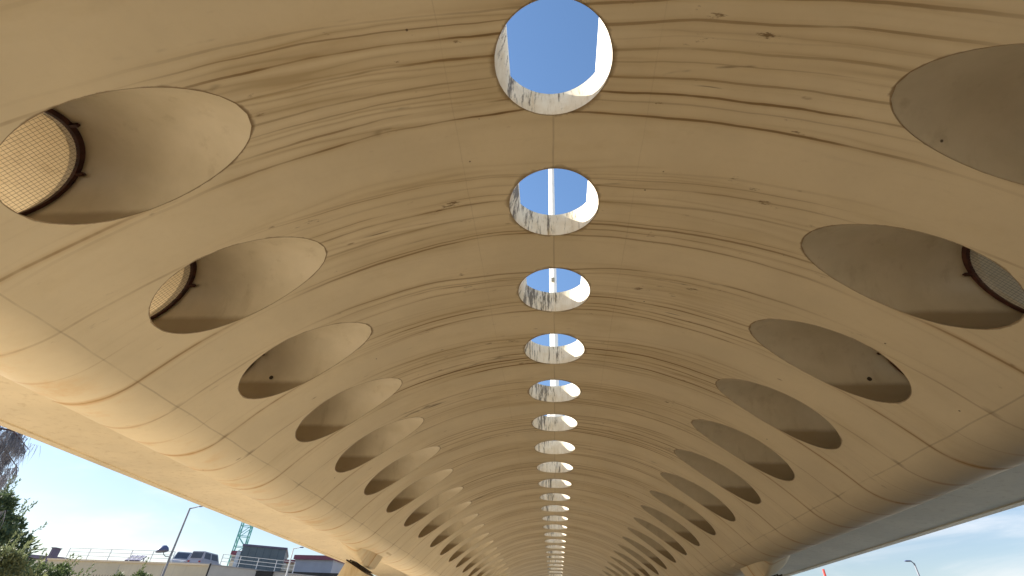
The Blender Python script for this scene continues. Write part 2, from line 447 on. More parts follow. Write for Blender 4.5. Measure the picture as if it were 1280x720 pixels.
# side tunnels with their wire screens -----------------------------------------------------------
def tunnel_mesh(sg):
    bm = bmesh.new(); rows = []
    for t in (0, .2, .4, .6, .8, 1):
        row = []
        for i in range(NS):
            a = 2 * math.pi * i / NS; z = ZC + AZ * math.sin(a); y = RY * math.cos(a)
            x0 = vx(z) + .002; x1 = webx(z)
            row.append(bm.verts.new(Vector((sg * (x0 + (x1 - x0) * t), y, z)) * D))
        rows.append(row)
    for p, q in zip(rows, rows[1:]):
        for i in range(NS): bm.faces.new((p[i], q[i], q[(i + 1) % NS], p[(i + 1) % NS]))
    return bm
def ringx(z): return webx(z) - .095
def screen_bm(sg):
    bm = bmesh.new(); P = lambda y, z: Vector((sg * (ringx(z) + .012), y, z)) * D
    st = .0165; WR = .0030
    nrm = Vector((sg, 0, .5)).normalized()
    y = -RY + st * .6
    while y < RY - .005:
        h = AZ * .97 * math.sqrt(max(0, 1 - (y / RY) ** 2))
        if h > .02: bar(bm, P(y, ZC - h), P(y, ZC + h), WR, WR, nrm)
        y += st
    z = -AZ + st * .6
    while z < AZ - .005:
        h = RY * .97 * math.sqrt(max(0, 1 - (z / AZ) ** 2))
        if h > .02: bar(bm, P(-h, ZC + z) + nrm * .006, P(h, ZC + z) + nrm * .006, WR, WR, nrm)
        z += st
    return bm
def frame_bm(sg):
    bm = bmesh.new(); rings = []
    prof_ = [(1.0 - .012, 0), (.925, 0), (.925, .022), (1.0 - .012, .022)]
    for i in range(NS):
        a = 2 * math.pi * i / NS; ring = []
        for rr, off in prof_:
            z = ZC + AZ * rr * math.sin(a); y = RY * rr * math.cos(a)
            ring.append(bm.verts.new(Vector((sg * (ringx(z) - .004 + off), y, z)) * D))
        rings.append(ring)
    for i in range(NS):
        p, q = rings[i], rings[(i + 1) % NS]
        for j in range(4): bm.faces.new((p[j], p[(j + 1) % 4], q[(j + 1) % 4], q[j]))
    for a in (R(38), R(-28), R(142), R(215), R(90)):         # clips welded to the frame
        z = ZC + AZ * .955 * math.sin(a); y = RY * .955 * math.cos(a)
        frame_box(bm, Vector((sg * (ringx(z) - .022), y, z)) * D, Vector((.055, 0, 0)), Vector((0, .02, 0)), Vector((0, 0, .022)))
        tube(bm, [Vector((sg * (ringx(z) - .052), y, z)) * D, Vector((sg * (ringx(z) - .030), y, z)) * D], .016, 8)
    bmesh.ops.recalc_face_normals(bm, faces=bm.faces)
    return bm
for sg in (-1, 1):
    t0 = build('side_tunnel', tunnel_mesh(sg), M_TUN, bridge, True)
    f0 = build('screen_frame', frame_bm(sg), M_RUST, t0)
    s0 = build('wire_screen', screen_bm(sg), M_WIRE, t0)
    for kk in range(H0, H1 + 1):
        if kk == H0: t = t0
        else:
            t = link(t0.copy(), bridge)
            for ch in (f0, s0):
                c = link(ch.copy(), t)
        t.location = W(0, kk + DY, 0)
        if kk == 2:                                          # a drain stub on the far wall, seen in the third tunnel of each side
            bm = bmesh.new(); zz = ZC - .007
            yy = RY
            tube(bm, [Vector((sg * 2.438, yy + .01, zz)) * D, Vector((sg * 2.438, yy - .006, zz)) * D, Vector((sg * 2.438, yy - .007, zz)) * D, Vector((sg * 2.438, yy - .003, zz)) * D], [.042, .042, .026, .026], 16)
            build('drain_stub', bm, M_DARK, t)

# bearing housings that drop from the rolls
PYF, PYB = 8.42, 8.95
def surf(x):
    best = min((abs(prof(SE * i / 900)[0] - x), prof(SE * i / 900)[1]) for i in range(500, 901)); return best[1]
for sg in (-1, 1):
    bm = bmesh.new(); rows = []
    poly = [(3.36, 1.10), (3.32, 1.062), (3.27, 1.035), (3.07, .925), (3.035, .908), (3.00, .92), (2.94, 1.02), (2.88, 1.13), (2.83, 1.20)]
    top = [surf(px) + .05 for px, pz in poly]
    for yy_, f_ in ((-.70, 0), (-.56, .12), (-.42, .36), (-.28, .64), (-.14, .88), (0, 1), (PYB - PYF, 1)):
        rows.append([bm.verts.new(W(sg * px, PYF + yy_ - Y0 / D, tz + (pz - tz) * f_)) for (px, pz), tz in zip(poly, top)] +
                    [bm.verts.new(W(sg * px, PYF + yy_ - Y0 / D, tz + .08)) for (px, pz), tz in reversed(list(zip(poly, top)))])
    n = len(rows[0])
    for p, q in zip(rows, rows[1:]):
        for i in range(n): bm.faces.new((p[i], p[(i + 1) % n], q[(i + 1) % n], q[i]))
    bm.faces.new(rows[0][::-1]); bm.faces.new(rows[-1])
    bmesh.ops.recalc_face_normals(bm, faces=bm.faces)
    for e in bm.edges:
        if len(e.link_faces) == 2 and e.calc_face_angle(0) > .6: e.smooth = False
    build('bearing_housing', bm, M_SOF, bridge, True)
    bm = bmesh.new()
    frame_box(bm, W(sg * 2.77, PYF + .45 - Y0 / D, 1.185), Vector((.08, 0, .09 * -sg)), Vector((0, .3, 0)), Vector((.05 * sg, 0, .05)))
    build('bearing_lug', bm, M_SOF, bridge)

for sg, lb in ((-1, 'cream inclined pier leaning outward, carrying the sunny left flank of the viaduct'), (1, 'cream inclined pier under the shaded right flank of the viaduct')):
    ax_ = Vector((sg * .43, 0, -.90)).normalized()             # down the leg
    cr = Vector((sg * .90, 0, .43)).normalized()               # across it
    top = W(sg * 3.13, (PYF + PYB) / 2 - Y0 / D, .958) + ax_ * .17
    L = (top.z) / -ax_.z
    foot = top + ax_ * L
    pr = thing('viaduct_pier', lb, 'pier', (foot.x, foot.y, 0), 0, 'piers under the viaduct')
    bm = bmesh.new(); n = 24; rows = []
    for t in (0, .12, .5, 1.06):
        w = .52 - .04 * t; dp = .60 - .05 * t
        row = []
        for i in range(n):
            a = 2 * math.pi * i / n
            ca, sa = math.cos(a), math.sin(a)
            e = .45
            q = cr * (w * math.copysign(abs(ca) ** e, ca)) + Vector((0, 1, 0)) * (dp * math.copysign(abs(sa) ** e, sa))
            row.append(bm.verts.new(top + ax_ * (L * t) + q - Vector((foot.x, foot.y, 0))))
        rows.append(row)
    for p, q in zip(rows, rows[1:]):
        for i in range(n): bm.faces.new((p[i], p[(i + 1) % n], q[(i + 1) % n], q[i]))
    bm.faces.new(rows[0]); bm.faces.new(rows[-1][::-1])
    bmesh.ops.recalc_face_normals(bm, faces=bm.faces)
    build('shaft', bm, M_PIER, pr)
    off = Vector((foot.x, foot.y, 0))
    bm = bmesh.new()
    for t, w in ((-.025, .50), (-.085, .40)):
        frame_box(bm, top + ax_ * t - off, cr * w, Vector((0, w, 0)), ax_ * .022)
    frame_box(bm, top + ax_ * -.055 - off, cr * .22, Vector((0, .22, 0)), ax_ * .06)
    build('bearing_plates', bm, M_DARK, pr)
    bm = bmesh.new()
    for yq in (-.42, .42):
        tube(bm, [top + cr * .30 + Vector((0, yq, 0)) - off, top + cr * .30 + Vector((0, yq, 0)) - ax_ * .12 - off], .035, 8)
    build('bearing_bolts', bm, M_WIRE, pr)

# mast on the median ---------------------------------------------------------------------------------
yb = (1.2904 + 5.5) * D
zb = CAMZ + ZD * D
mast = thing('lamp_mast', 'tall white lamp mast standing on the median, seen through the skylights', 'street lamp', (CX + .03, yb, zb + .002))
bm = bmesh.new()
tube(bm, [(0, 0, 0), (0, 0, .25)], .30, 8); build('base_plinth', bm, M_CURB, mast)
bm = bmesh.new(); rings = []
for z, r in ((.25, .170), (14.6, .150)):
    rings.append([bm.verts.new((r * math.cos(R(22 + 90 * i + q)), r * math.sin(R(22 + 90 * i + q)), z)) for i in range(4) for q in (-12, 12)])
for i in range(8): bm.faces.new((rings[0][i], rings[0][(i + 1) % 8], rings[1][(i + 1) % 8], rings[1][i]))
bm.faces.new(rings[1]); build('shaft', bm, M_WHITE, mast)
bm = bmesh.new()
for sg in (-1, 1): tube(bm, [(sg * .1, 0, 14.55), (sg * 1.2, 0, 14.95), (sg * 2.2, 0, 15.0)], [.06, .05, .04], 8)
build('arms', bm, M_WHITE, mast)
for sg in (-1, 1):
    bm = bmesh.new(); frame_box(bm, (sg * 2.5, 0, 15.0), (.4, 0, .02), (0, .15, 0), (0, 0, .06)); build('lamp_head', bm, M_GREYP, mast)
bm = bmesh.new()
bx(bm, (.0, -.20, 6.4), (.14, .08, .2))
build('junction_box', bm, M_WIRE, mast)

# ------------------------------------------------------------------ GROUND
k = NT('dry sandy ground'); x, y, z, v = k.xyz()
n1 = k.noise(v, .25, 6, .6); n2 = k.noise(v, 4.0, 5, .65)
col = k.mix(k.ss(n1, .35, .65), (.48, .39, .265), (.42, .34, .23))
col = k.mix(k.ss(n2, .35, .75, 0, .45), col, (.28, .21, .13))
k.bump(n2, .03, .6)
M_GND = k.fin(col, .95, .1)
bm = bmesh.new(); bmesh.ops.create_grid(bm, x_segments=8, y_segments=8, size=1500)
g = build('ground', bm, M_GND); tag(g, kind='structure')
k = NT('concrete bounce paving'); x, y, z, v = k.xyz()
jx = k.abs(k.sub(k.math('FRACT', k.mul(x, .5)), .5)); jy = k.abs(k.sub(k.math('FRACT', k.mul(y, .5)), .5))
col = k.mix(k.ss(k.noise(v, .7, 6, .6), .3, .7), (.57, .49, .365), (.50, .43, .32))
col = k.mix(k.ss(k.math('MINIMUM', jx, jy), .004, .008, .7, 0), col, (.12, .10, .08))
M_PAV = k.fin(col, .9, .15)
bm = bmesh.new(); bx(bm, (-3.0, 30, -.04), (15.5, 160, .12)); p = build('bounce_path', bm, M_PAV); tag(p, kind='structure')  # unseen paving, widened and paled to bounce sun up into the vault

k = NT('worn asphalt'); x, y, z, v = k.xyz()
col = k.mix(k.ss(k.noise(v, 1.2, 6, .65), .3, .7), (.045, .043, .04), (.065, .06, .055))
lm = k.ss(k.abs(k.sub(x, 7.5)), .055, .065, 1, 0)
col = k.mix(k.mul(lm, k.ss(k.math('FRACT', k.mul(y, .18)), .48, .5)), col, (.7, .7, .66))
M_ASPH = k.fin(col, .85, .2)
bm = bmesh.new(); bx(bm, (7.5, 30, -.046), (4.4, 220, .1)); q = build('road', bm, M_ASPH); tag(q, kind='structure')  # unseen dark strip, added to cut the bounce on the right roll
bm = bmesh.new()
for xx in (5.2, 9.8): bx(bm, (xx, 30, .03), (.18, 220, .22))
q = build('kerb', bm, M_DECK); tag(q, kind='structure')  # edging of the added dark strip

M_BOUNCE = plain('pale beige bounce slab', (.60, .52, .39), .9, .08, .5)
bm = bmesh.new(); bx(bm, (40.0, 30, -.02), (60.2, 220, .16)); q = build('bounce_slab', bm, M_BOUNCE); tag(q, kind='structure')  # unseen pale slab, added to bounce light onto the right wing

# ------------------------------------------------------------------ LEFT BACKGROUND
M_WALL = plain('cream rendered wall', (.52, .47, .36), .85, .10, .25, dirt=(.42, .38, .32))
M_GWALL = plain('grey concrete', (.28, .28, .29), .85, .15, .4)
M_RAILW = plain('pale painted rail', (.62, .64, .66), .5, .06, 1.0)
M_SLATE = plain('slate blue cladding', (.13, .16, .175), .55, .10, .5)
M_MAROON = plain('maroon roof edge', (.22, .07, .10), .6, .12, 1.0)
M_PURP = plain('dark violet grey sheet', (.10, .085, .15), .4, .15, .8, spec=.5)
M_BGREY = plain('blue grey render', (.36, .37, .42), .8, .08, .4)
M_CRM = plain('warm pale render', (.62, .53, .40), .8, .08, .5)
M_TURQ = plain('turquoise crane paint', (.12, .38, .36), .5, .1, .4)
M_BLACK = plain('black paint', (.018, .018, .02), .5, .2, 2.0)
M_PANEL = plain('dark glass panel', (.07, .08, .105), .35, .2, .6, spec=.4)

WY = 55.0
wl, wr = at(55, 698, WY), at(446, 711, WY)
ztop = (at(62, 697.5, WY).z + at(255, 705, WY).z) / 2 - .16
tw = thing('retaining_wall', 'long cream retaining wall with a sloped left end, below the white railing', 'wall', ((wl.x + wr.x) / 2, WY, 0))
o = Vector(tw.location)
bm = bmesh.new()
bl = at(41, 722, WY).x
prism(bm, [(q[0] - o.x, q[1]) for q in ((bl - 2.2, 0), (bl, ztop * .62), (wl.x + .6, ztop), (at(262, 705, WY).x, ztop), (at(262, 705, WY).x, 0))], 0, 2.2)
bmesh.ops.recalc_face_normals(bm, faces=bm.faces)
build('wall_body', bm, M_WALL, tw)
bm = bmesh.new(); prism(bm, [(wl.x + .5 - o.x, ztop + .003), (wl.x + .5 - o.x, ztop + .16), (at(262, 705, WY).x - o.x, ztop + .16), (at(262, 705, WY).x - o.x, ztop + .003)], -.12, .5)
bmesh.ops.recalc_face_normals(bm, faces=bm.faces)
build('coping', bm, M_CRM, tw)
bm = bmesh.new()
xj = wl.x + 4
while xj < at(255, 705, WY).x:
    bx(bm, (xj - o.x, -.004, ztop / 2), (.05, .012, ztop - .3)); xj += 5.0
build('joint_strips', bm, M_GWALL, tw)

def railing(name, label, p0, p1, h, step, group=None):
    """post and rail guard from foot point p0 to foot point p1"""
    c = (p0 + p1) / 2
    t = thing(name, label, 'railing', c, 0, group)
    n = max(1, round((p1 - p0).length / step))
    for i in range(n + 1):
        q = p0.lerp(p1, i / n) - c
        bm = bmesh.new(); bx(bm, (q.x, q.y, q.z + h / 2), (.06, .06, h)); build('post', bm, M_RAILW, t)
    up = Vector((0, -.055, 0))
    for q in (.35, .68, 1.0):
        bm = bmesh.new(); bar(bm, p0 - c + up + Vector((0, 0, h * q)), p1 - c + up + Vector((0, 0, h * q)), .045); build('rail', bm, M_RAILW, t)
    return t
zc_ = ztop + .162
railing('railing', 'white post and rail guard along the left stretch of the cream retaining wall', Vector((at(78, 700, WY).x, WY + .25, zc_)), Vector((at(213, 700, WY).x, WY + .25, zc_)), 1.05, 2.4, 'white railings on the walls')
# grey wall that falls away to the right of the cream one
g0, g1 = at(263, 706.5, WY - .4), at(446, 727, WY - .4)
gw = thing('grey_wall', 'grey concrete wall with a falling top, right of the cream retaining wall', 'wall', ((g0.x + g1.x) / 2, WY - .4, 0))
bm = bmesh.new(); prism(bm, [(q_[0] - gw.location.x, q_[1]) for q_ in ((g0.x, 0), (g0.x, g0.z), (g1.x, g1.z), (g1.x, 0))], 0, .36)
bmesh.ops.recalc_face_normals(bm, faces=bm.faces); build('wall_body', bm, plain('pale grey concrete', (.36, .36, .35), .85, .1, .3), gw)
bm = bmesh.new(); bar(bm, g0 - gw.location.xyz * 1 + Vector((.05, .18, .05)), g1 - gw.location.xyz + Vector((0, .18, .05)), .46, .09); build('coping', bm, M_GWALL, gw)
def ongrey(px):
    u = (at(px, 710, WY - .4).x - g0.x) / (g1.x - g0.x); q_ = g0.lerp(g1, u); return Vector((q_.x, WY - .2, q_.z + .10))
railing('railing', 'white post and rail guard on the falling grey wall, before the slate block', ongrey(272), ongrey(366), 1.0, 1.8, 'white railings on the walls')

def panel(px, py0, py1, Y, wpx, label, matp, tilt=R(24), rot=0, legs=True):
    """a tilted sheet on a frame standing on the wall top"""
    a, b = at(px, py1, Y), at(px + wpx, py1, Y); wd = b.x - a.x
    h = at(px, py0, Y).z - a.z
    t = thing('tilted_panel', label, 'panel', ((a.x + b.x) / 2, Y, 0), rot)
    z0 = a.z
    dp = h * 1.3
    bm = bmesh.new(); ex = Vector((wd / 2, 0, 0)); ey = Vector((0, dp / 2, h / 2))
    frame_box(bm, (0, 0, z0 + h / 2), ex, ey, Vector((0, -.03, .06))); build('sheet', bm, matp, t)
    bm = bmesh.new()
    for i in range(4):
        xx = -wd / 2 + wd * i / 3
        bar(bm, (xx, -dp / 2 - .02, z0 + .02), (xx, dp / 2 - .02, z0 + h + .08), .06)
    build('edge_frame', bm, M_RAILW, t)
    for sx in (-1, 1):
        bm = bmesh.new(); bar(bm, (sx * wd * .42, dp * .4, 0), (sx * wd * .42, dp * .4, z0 + h * .86), .09); build('leg', bm, M_RAILW, t)
        bm = bmesh.new(); bar(bm, (sx * wd * .42, -dp * .4, 0), (sx * wd * .42, -dp * .4, z0 + h * .08 + .02), .09); build('leg', bm, M_RAILW, t)
    return t
panel(158, 694, 701, 60, 21, 'small violet dark panel standing alone on the wall left of the tall street lamp', M_PURP, rot=R(-8))
q = build('raised_road', (lambda bm_: (bx(bm_, ((bl + at(440, 700, WY).x) / 2, 65.6, ztop / 2 - .02), (at(440, 700, WY).x - bl - 1.0, 16.6, ztop - .04)), bm_)[1])(bmesh.new()), M_ASPH); tag(q, kind='structure')
def car(px, Y, rz, label, paint, van=False):
    c = at(px, 700, Y)
    t = thing('parked_car', label, 'car', (c.x, Y, ztop - .04), rz, 'cars parked on the raised road')
    L, Wd = 2.1, .86
    hb, ht = (.95, 1.78) if van else (.86, 1.50)
    bm = bmesh.new()
    pr_ = [(-L, .32), (-L - .05, .62), (-L + .03, hb), (L - .95, hb), (L - .12, hb - .16), (L, .6), (L - .02, .30)]
    prism(bm, [(px_, pz_) for px_, pz_ in pr_], -Wd, Wd)
    rf = [(-L + .06, hb), (-L + (.18 if van else .55), ht), (L - (1.5 if van else 1.95), ht), (L - .95, hb)]
    lo = [bm.verts.new((q_[0], sy * (Wd - (.02 if q_[1] == hb else .14)), q_[1] + (.004 if q_[1] == hb else 0))) for sy in (-1, 1) for q_ in rf]
    n_ = 4
    for i in range(n_): bm.faces.new((lo[i], lo[(i + 1) % n_], lo[n_ + (i + 1) % n_], lo[n_ + i]))
    bm.faces.new(lo[:4][::-1]); bm.faces.new(lo[4:])
    bmesh.ops.recalc_face_normals(bm, faces=bm.faces)
    bmesh.ops.bevel(bm, geom=list(bm.edges), offset=.035, segments=2, affect='EDGES')
    build('body', bm, paint, t)
    def pt_(u, v, sy, off):                               # on the cabin side: u along, v up
        z_ = hb + (ht - hb) * v
        xa = rf[0][0] + (rf[1][0] - rf[0][0]) * v; xb = rf[3][0] + (rf[2][0] - rf[3][0]) * v
        return Vector((xa + (xb - xa) * u, sy * (Wd - .02 - .12 * v + off), z_))
    for sy in (-1, 1):
        for u0, u1 in ((.08, .46), (.52, .93)):
            bm = bmesh.new(); f_ = [pt_(u0, .16, sy, .004), pt_(u1, .16, sy, .004), pt_(u1, .86, sy, .004), pt_(u0, .86, sy, .004)]
            vs = [bm.verts.new(q_) for q_ in f_] + [bm.verts.new(q_ + Vector((0, -sy * .02, 0))) for q_ in f_]
            bm.faces.new(vs[:4]); bm.faces.new(vs[4:][::-1])
            for i in range(4): bm.faces.new((vs[i], vs[(i + 1) % 4], vs[4 + (i + 1) % 4], vs[4 + i]))
            build('side_window', bm, M_PANEL, t)
    for (xa, za), (xb, zb_), nm in ((rf[0], rf[1], 'rear_window'), (rf[3], rf[2], 'windscreen')):
        bm = bmesh.new(); d_ = Vector((xb - xa, 0, zb_ - za)); nn = Vector((-d_.z, 0, d_.x)).normalized() * (1 if nm == 'rear_window' else -1)
        frame_box(bm, Vector((xa, 0, za)) + d_ * .5 + nn * .004, d_ * .36, Vector((0, Wd - .2, 0)), nn * .012); build(nm, bm, M_PANEL, t)
    for xx in (-1.3, 1.32):
        for sy in (-1, 1):
            bm = bmesh.new(); tube(bm, [(xx, sy * (Wd - .18), .32), (xx, sy * (Wd + .012), .32)], .32, 16); wh = build('wheel', bm, M_BLACK, t)
            bm = bmesh.new(); tube(bm, [(xx, sy * (Wd + .010), .32), (xx, sy * (Wd + .022), .32)], .19, 12); build('rim', bm, M_WIRE, wh)
    for sy in (-1, 1):
        bm = bmesh.new(); bx(bm, (L - .05, sy * .62, .68), (.12, .3, .13)); build('headlight', bm, M_RAILW, t)
        bm = bmesh.new(); bx(bm, (-L - .02, sy * .66, .74), (.08, .22, .16)); build('tail_light', bm, plain('tail light red', (.3, .02, .02), .3), t)
    return t
P_CAR = plain('dull grey car paint', (.42, .42, .45), .35, .05, 1.0, spec=.5)
P_CAR2 = plain('violet grey car paint', (.36, .35, .40), .35, .05, 1.0, spec=.5)
car(229.5, 60.2, R(-74), 'grey parked van behind the wall, just right of the tall street lamp', P_CAR, True)
car(259, 60.4, R(88), 'violet grey parked van behind the wall, nearest the grey wall', P_CAR2, True)

# far left low things
c0, c1 = at(30, 698, 85), at(57, 698, 85)
hs = thing('shed', 'low grey shed with violet roof edge beyond the left end of the cream wall', 'building', ((c0.x + c1.x) / 2, 88, 0))
w = c1.x - c0.x + 6
bm = bmesh.new(); bx(bm, (0, 0, c0.z / 2), (w, 6, c0.z)); build('wall', bm, M_GWALL, hs)
bm = bmesh.new(); frame_box(bm, (0.6, -.3, c0.z + .28), (w / 2 + .1, 0, -.22), (0, 3.4, 0), (0, 0, .24)); build('roof', bm, M_PURP, hs)
bm = bmesh.new(); bx(bm, (1.2, -3.02, c0.z - .32), (w * .35, .05, .4)); build('window', bm, M_WHITE, hs)
c0, c1 = at(65, 693, 64), at(73, 686, 64)
bm = bmesh.new(); wq, hq = c1.x - c0.x, c1.z
bx(bm, (0, 0, hq / 2), (wq, .9, hq)); bx(bm, (0, 0, hq + .05), (wq + .14, 1.05, .1)); frame_box(bm, (0, -.46, hq - .5), (wq * .3, 0, 0), (0, .02, 0), (0, 0, .3))
q = build('utility_cabinet', bm, M_PURP); q.location = ((c0.x + c1.x) / 2, 64, 0); tag(q, 'small violet utility cabinet near the left end of the cream wall', 'cabinet')

# buildings on and behind the wall
def windows(t, W_, yf, zs, xs, w, h, mat_f=M_RAILW):
    for z in zs:
        for xx in xs:
            bm = bmesh.new(); bx(bm, (xx, yf - .02, z), (w + .16, .06, h + .16)); f = build('window', bm, mat_f, t)
            bm = bmesh.new(); bx(bm, (xx, yf - .056, z), (w, .02, h)); build('pane', bm, M_PANEL, f)
BY = 78.0
a, b, tp = at(284, 712, BY), at(304, 712, BY), at(284, 689.5, BY)
sh = thing('small_building', 'small pale building with maroon roof edge left of the dark slate block', 'building', ((a.x + b.x) / 2, BY, 0))
w, h = b.x - a.x, tp.z
bm = bmesh.new(); bx(bm, (0, 2.5, h / 2 - .25), (w, 5, h - .5)); build('wall', bm, M_CRM, sh)
bm = bmesh.new(); bx(bm, (0, 2.5, h - .12), (w + .4, 5.4, .5)); build('roof', bm, M_MAROON, sh)
bm = bmesh.new(); bx(bm, (.2, -.03, h - 2.4), (w * .45, .06, .7)); build('panel', bm, plain('terracotta panel', (.5, .2, .12)), sh)
bm = bmesh.new(); bx(bm, (0, -.03, h - .9), (w * .9, .05, .5)); build('fascia_band', bm, M_GWALL, sh)

a, b, tp, tq = at(301, 716, BY), at(353.5, 718, BY), at(308, 682, BY), at(355, 687.5, BY)
bk = thing('slate_block', 'dark slate clad flat block with violet parapet behind the white railing', 'building', ((tp.x + tq.x) / 2, BY, 0), R(24))
w, h = tq.x - tp.x, (tp.z + tq.z) / 2
bm = bmesh.new(); bx(bm, (0, 5, h / 2), (w, 10, h)); build('wall', bm, M_SLATE, bk)
bm = bmesh.new(); bx(bm, (0, 5, h + .13), (w + .2, 10.2, .26)); build('parapet', bm, M_PURP, bk)
bm = bmesh.new(); bx(bm, (-w / 2 - .26, -.15, h / 2 - .4), (.5, .5, h - .8)); build('corner_pier', bm, M_RAILW, bk)
bm = bmesh.new()
for i in range(1, 6): bx(bm, (-w / 2 + w * i / 6, -.012, h / 2), (.05, .03, h - .05))
build('cladding_ribs', bm, plain('dark cladding rib', (.08, .105, .125)), bk)
a2, b2 = at(320, 716, WY - .6), at(339, 720, WY - .6)
q0 = at(330, 718, WY - .6)
bm = bmesh.new(); bx(bm, (0, 0, 0), (b2.x - a2.x, .3, .45)); bx(bm, (0, -.17, -.1), ((b2.x - a2.x) * .9, .05, .08)); bx(bm, (0, 0, .25), ((b2.x - a2.x) * 1.04, .36, .06))
q = build('wall_box', bm, M_BLACK); q.location = (q0.x, WY - .56, q0.z); tag(q, 'long black box fixed on the grey wall below the slate block', 'box')

a, b = at(370, 694.5, BY), at(417, 703, BY)
gb = thing('grey_building', 'grey building with maroon roof band and sunlit left end, right of the slate block', 'building', ((a.x + b.x) / 2, BY, 0), R(-4))
w, h = b.x - a.x, (a.z + b.z) / 2
bm = bmesh.new(); bx(bm, (0, 6, h / 2), (w, 12, h)); build('wall', bm, M_BGREY, gb)
bm = bmesh.new(); bx(bm, (0, 6, h + .18), (w + .5, 12.5, .55)); build('roof', bm, M_MAROON, gb)
e0 = at(353, 695, BY)
w2 = a.x - e0.x
bm = bmesh.new(); bx(bm, (-w / 2 - w2 / 2, 5.2, h / 2 - .2), (w2, 8, h - .4)); build('wing', bm, M_CRM, gb)  # sunlit end put into the colour: warmer and paler than the front
bm = bmesh.new(); bx(bm, (-w / 2 - w2 / 2 - .1, 5.1, h - .25), (w2 + .3, 8.4, .4)); build('wing_roof', bm, M_MAROON, gb)
bm = bmesh.new(); bx(bm, (-w / 2 - w2 * .35, 1.17, h - 2.4), (w2 * .45, .06, 1.5)); build('window', bm, M_PURP, gb)

# tower crane
CY = 125.0
c = at(298, 690, CY)
cr_ = thing('tower_crane', 'turquoise lattice tower crane mast rising behind the small pale building', 'crane', (c.x, CY, 0), R(20))
bm = bmesh.new(); hw = 1.15; HT = 34.0; nseg = 15
for sx in (-1, 1):
    for sy in (-1, 1): bar(bm, (sx * hw, sy * hw, 0), (sx * hw, sy * hw, HT), .22)
for i in range(nseg):
    z0, z1 = HT * i / nseg, HT * (i + 1) / nseg
    for q in (-1, 1):
        s = 1 if i % 2 else -1
        bar(bm, (-hw * s, q * hw, z0), (hw * s, q * hw, z1), .13); bar(bm, (q * hw, -hw * s, z0), (q * hw, hw * s, z1), .13)
        bar(bm, (-hw, q * hw, z1), (hw, q * hw, z1), .12); bar(bm, (q * hw, -hw, z1), (q * hw, hw, z1), .12)
build('mast', bm, M_TURQ, cr_)
bm = bmesh.new(); bx(bm, (0, 0, HT + .6), (2.6, 2.6, 1.1)); bx(bm, (1.9, 0, HT + 1.3), (1.4, 1.4, 2.2)); build('cab', bm, M_TURQ, cr_)
bm = bmesh.new()
for q in (-.6, .6): bar(bm, (-10, q, HT + 2), (26, q, HT + 2), .16)
bar(bm, (-10, 0, HT + 3.2), (26, 0, HT + 3.2), .16)
for i in range(24):
    xx = -10 + 1.5 * i
    for q in (-.6, .6): bar(bm, (xx, q, HT + 2), (xx + .75, 0, HT + 3.2), .08); bar(bm, (xx + .75, 0, HT + 3.2), (xx + 1.5, q, HT + 2), .08)
build('jib', bm, M_TURQ, cr_)

# lamps and posts
def lamp(px0, py0, px1, py1, arm, Y, label, r=.06, mat=M_GREYP, group='street lamps beside the viaduct', lower=None, mirror=1, armlen=None):
    tp = at(px1, py1, Y)
    t = thing('street_lamp', label, 'street lamp', (tp.x, Y, 0), 0, group)
    H = tp.z
    bm = bmesh.new(); tube(bm, [(0, 0, 0), (0, 0, .9), (0, 0, .95), (0, 0, H)], [r * 2.0, r * 1.9, r * 1.4, r * .85], 10); build('pole', bm, mat, t)
    e = at(arm[0], arm[1], Y) - tp
    bm = bmesh.new(); tube(bm, [(0, 0, H - .03), (e.x * .3, 0, H + e.z * .05 + .0), (e.x * .65, 0, H + e.z * .45), (e.x, 0, H + e.z)], [r * .75, r * .65, r * .6, r * .6], 8); build('arm', bm, mat, t)
    sg = 1 if e.x > 0 else -1
    bm = bmesh.new()
    rows = []
    for q, ww_, hh in ((0, .04, .035), (.10, .09, .05), (.36, .10, .055), (.46, .04, .03)):
        rows.append([bm.verts.new((e.x + sg * q, ww_ * math.cos(2 * math.pi * j / 10), H + e.z + .03 + hh * math.sin(2 * math.pi * j / 10))) for j in range(10)])
    for p_, q_ in zip(rows, rows[1:]):
        for j in range(10): bm.faces.new((p_[j], p_[(j + 1) % 10], q_[(j + 1) % 10], q_[j]))
    bm.faces.new(rows[0]); bm.faces.new(rows[-1][::-1]); bmesh.ops.recalc_face_normals(bm, faces=bm.faces)
    build('lamp_head', bm, mat if lower else M_NAVY, t, True)
    if lower:
        j, hd = [at(*q, Y) - Vector((tp.x, Y, 0)) for q in lower]
        bm = bmesh.new(); tube(bm, [(0, 0, j.z), (hd.x * .55, 0, j.z + .02), (hd.x * .85, 0, j.z + (hd.z - j.z) * .35), (hd.x, 0, hd.z)], .035, 8); build('lower_arm', bm, mat, t)
        bm = bmesh.new(); rows = []
        for q, rr in ((-.05, .52), (.0, .54), (.22, .44), (.42, .22), (.46, .05)):
            rows.append([bm.verts.new((hd.x - .12 + rr * math.cos(2 * math.pi * jj / 14), rr * .8 * math.sin(2 * math.pi * jj / 14), hd.z - .12 + q + .18 * rr * math.cos(2 * math.pi * jj / 14))) for jj in range(14)])
        for p_, q_ in zip(rows, rows[1:]):
            for jj in range(14): bm.faces.new((p_[jj], p_[(jj + 1) % 14], q_[(jj + 1) % 14], q_[jj]))
        bm.faces.new(rows[0][::-1]); bm.faces.new(rows[-1]); bmesh.ops.recalc_face_normals(bm, faces=bm.faces)
        build('lower_lamp', bm, M_NAVY, t, True)
    return t
lamp(207, 720, 237.6, 635.2, (247, 633.5), 46, 'tall grey street lamp before the cream wall with a blue shade on a lower arm', .085, lower=((212.5, 696), (205, 687)))
lamp(355, 720, 367, 685.5, (374, 684.5), 53, 'slim pale street lamp in front of the grey building with maroon roof', .07, M_RAILW)
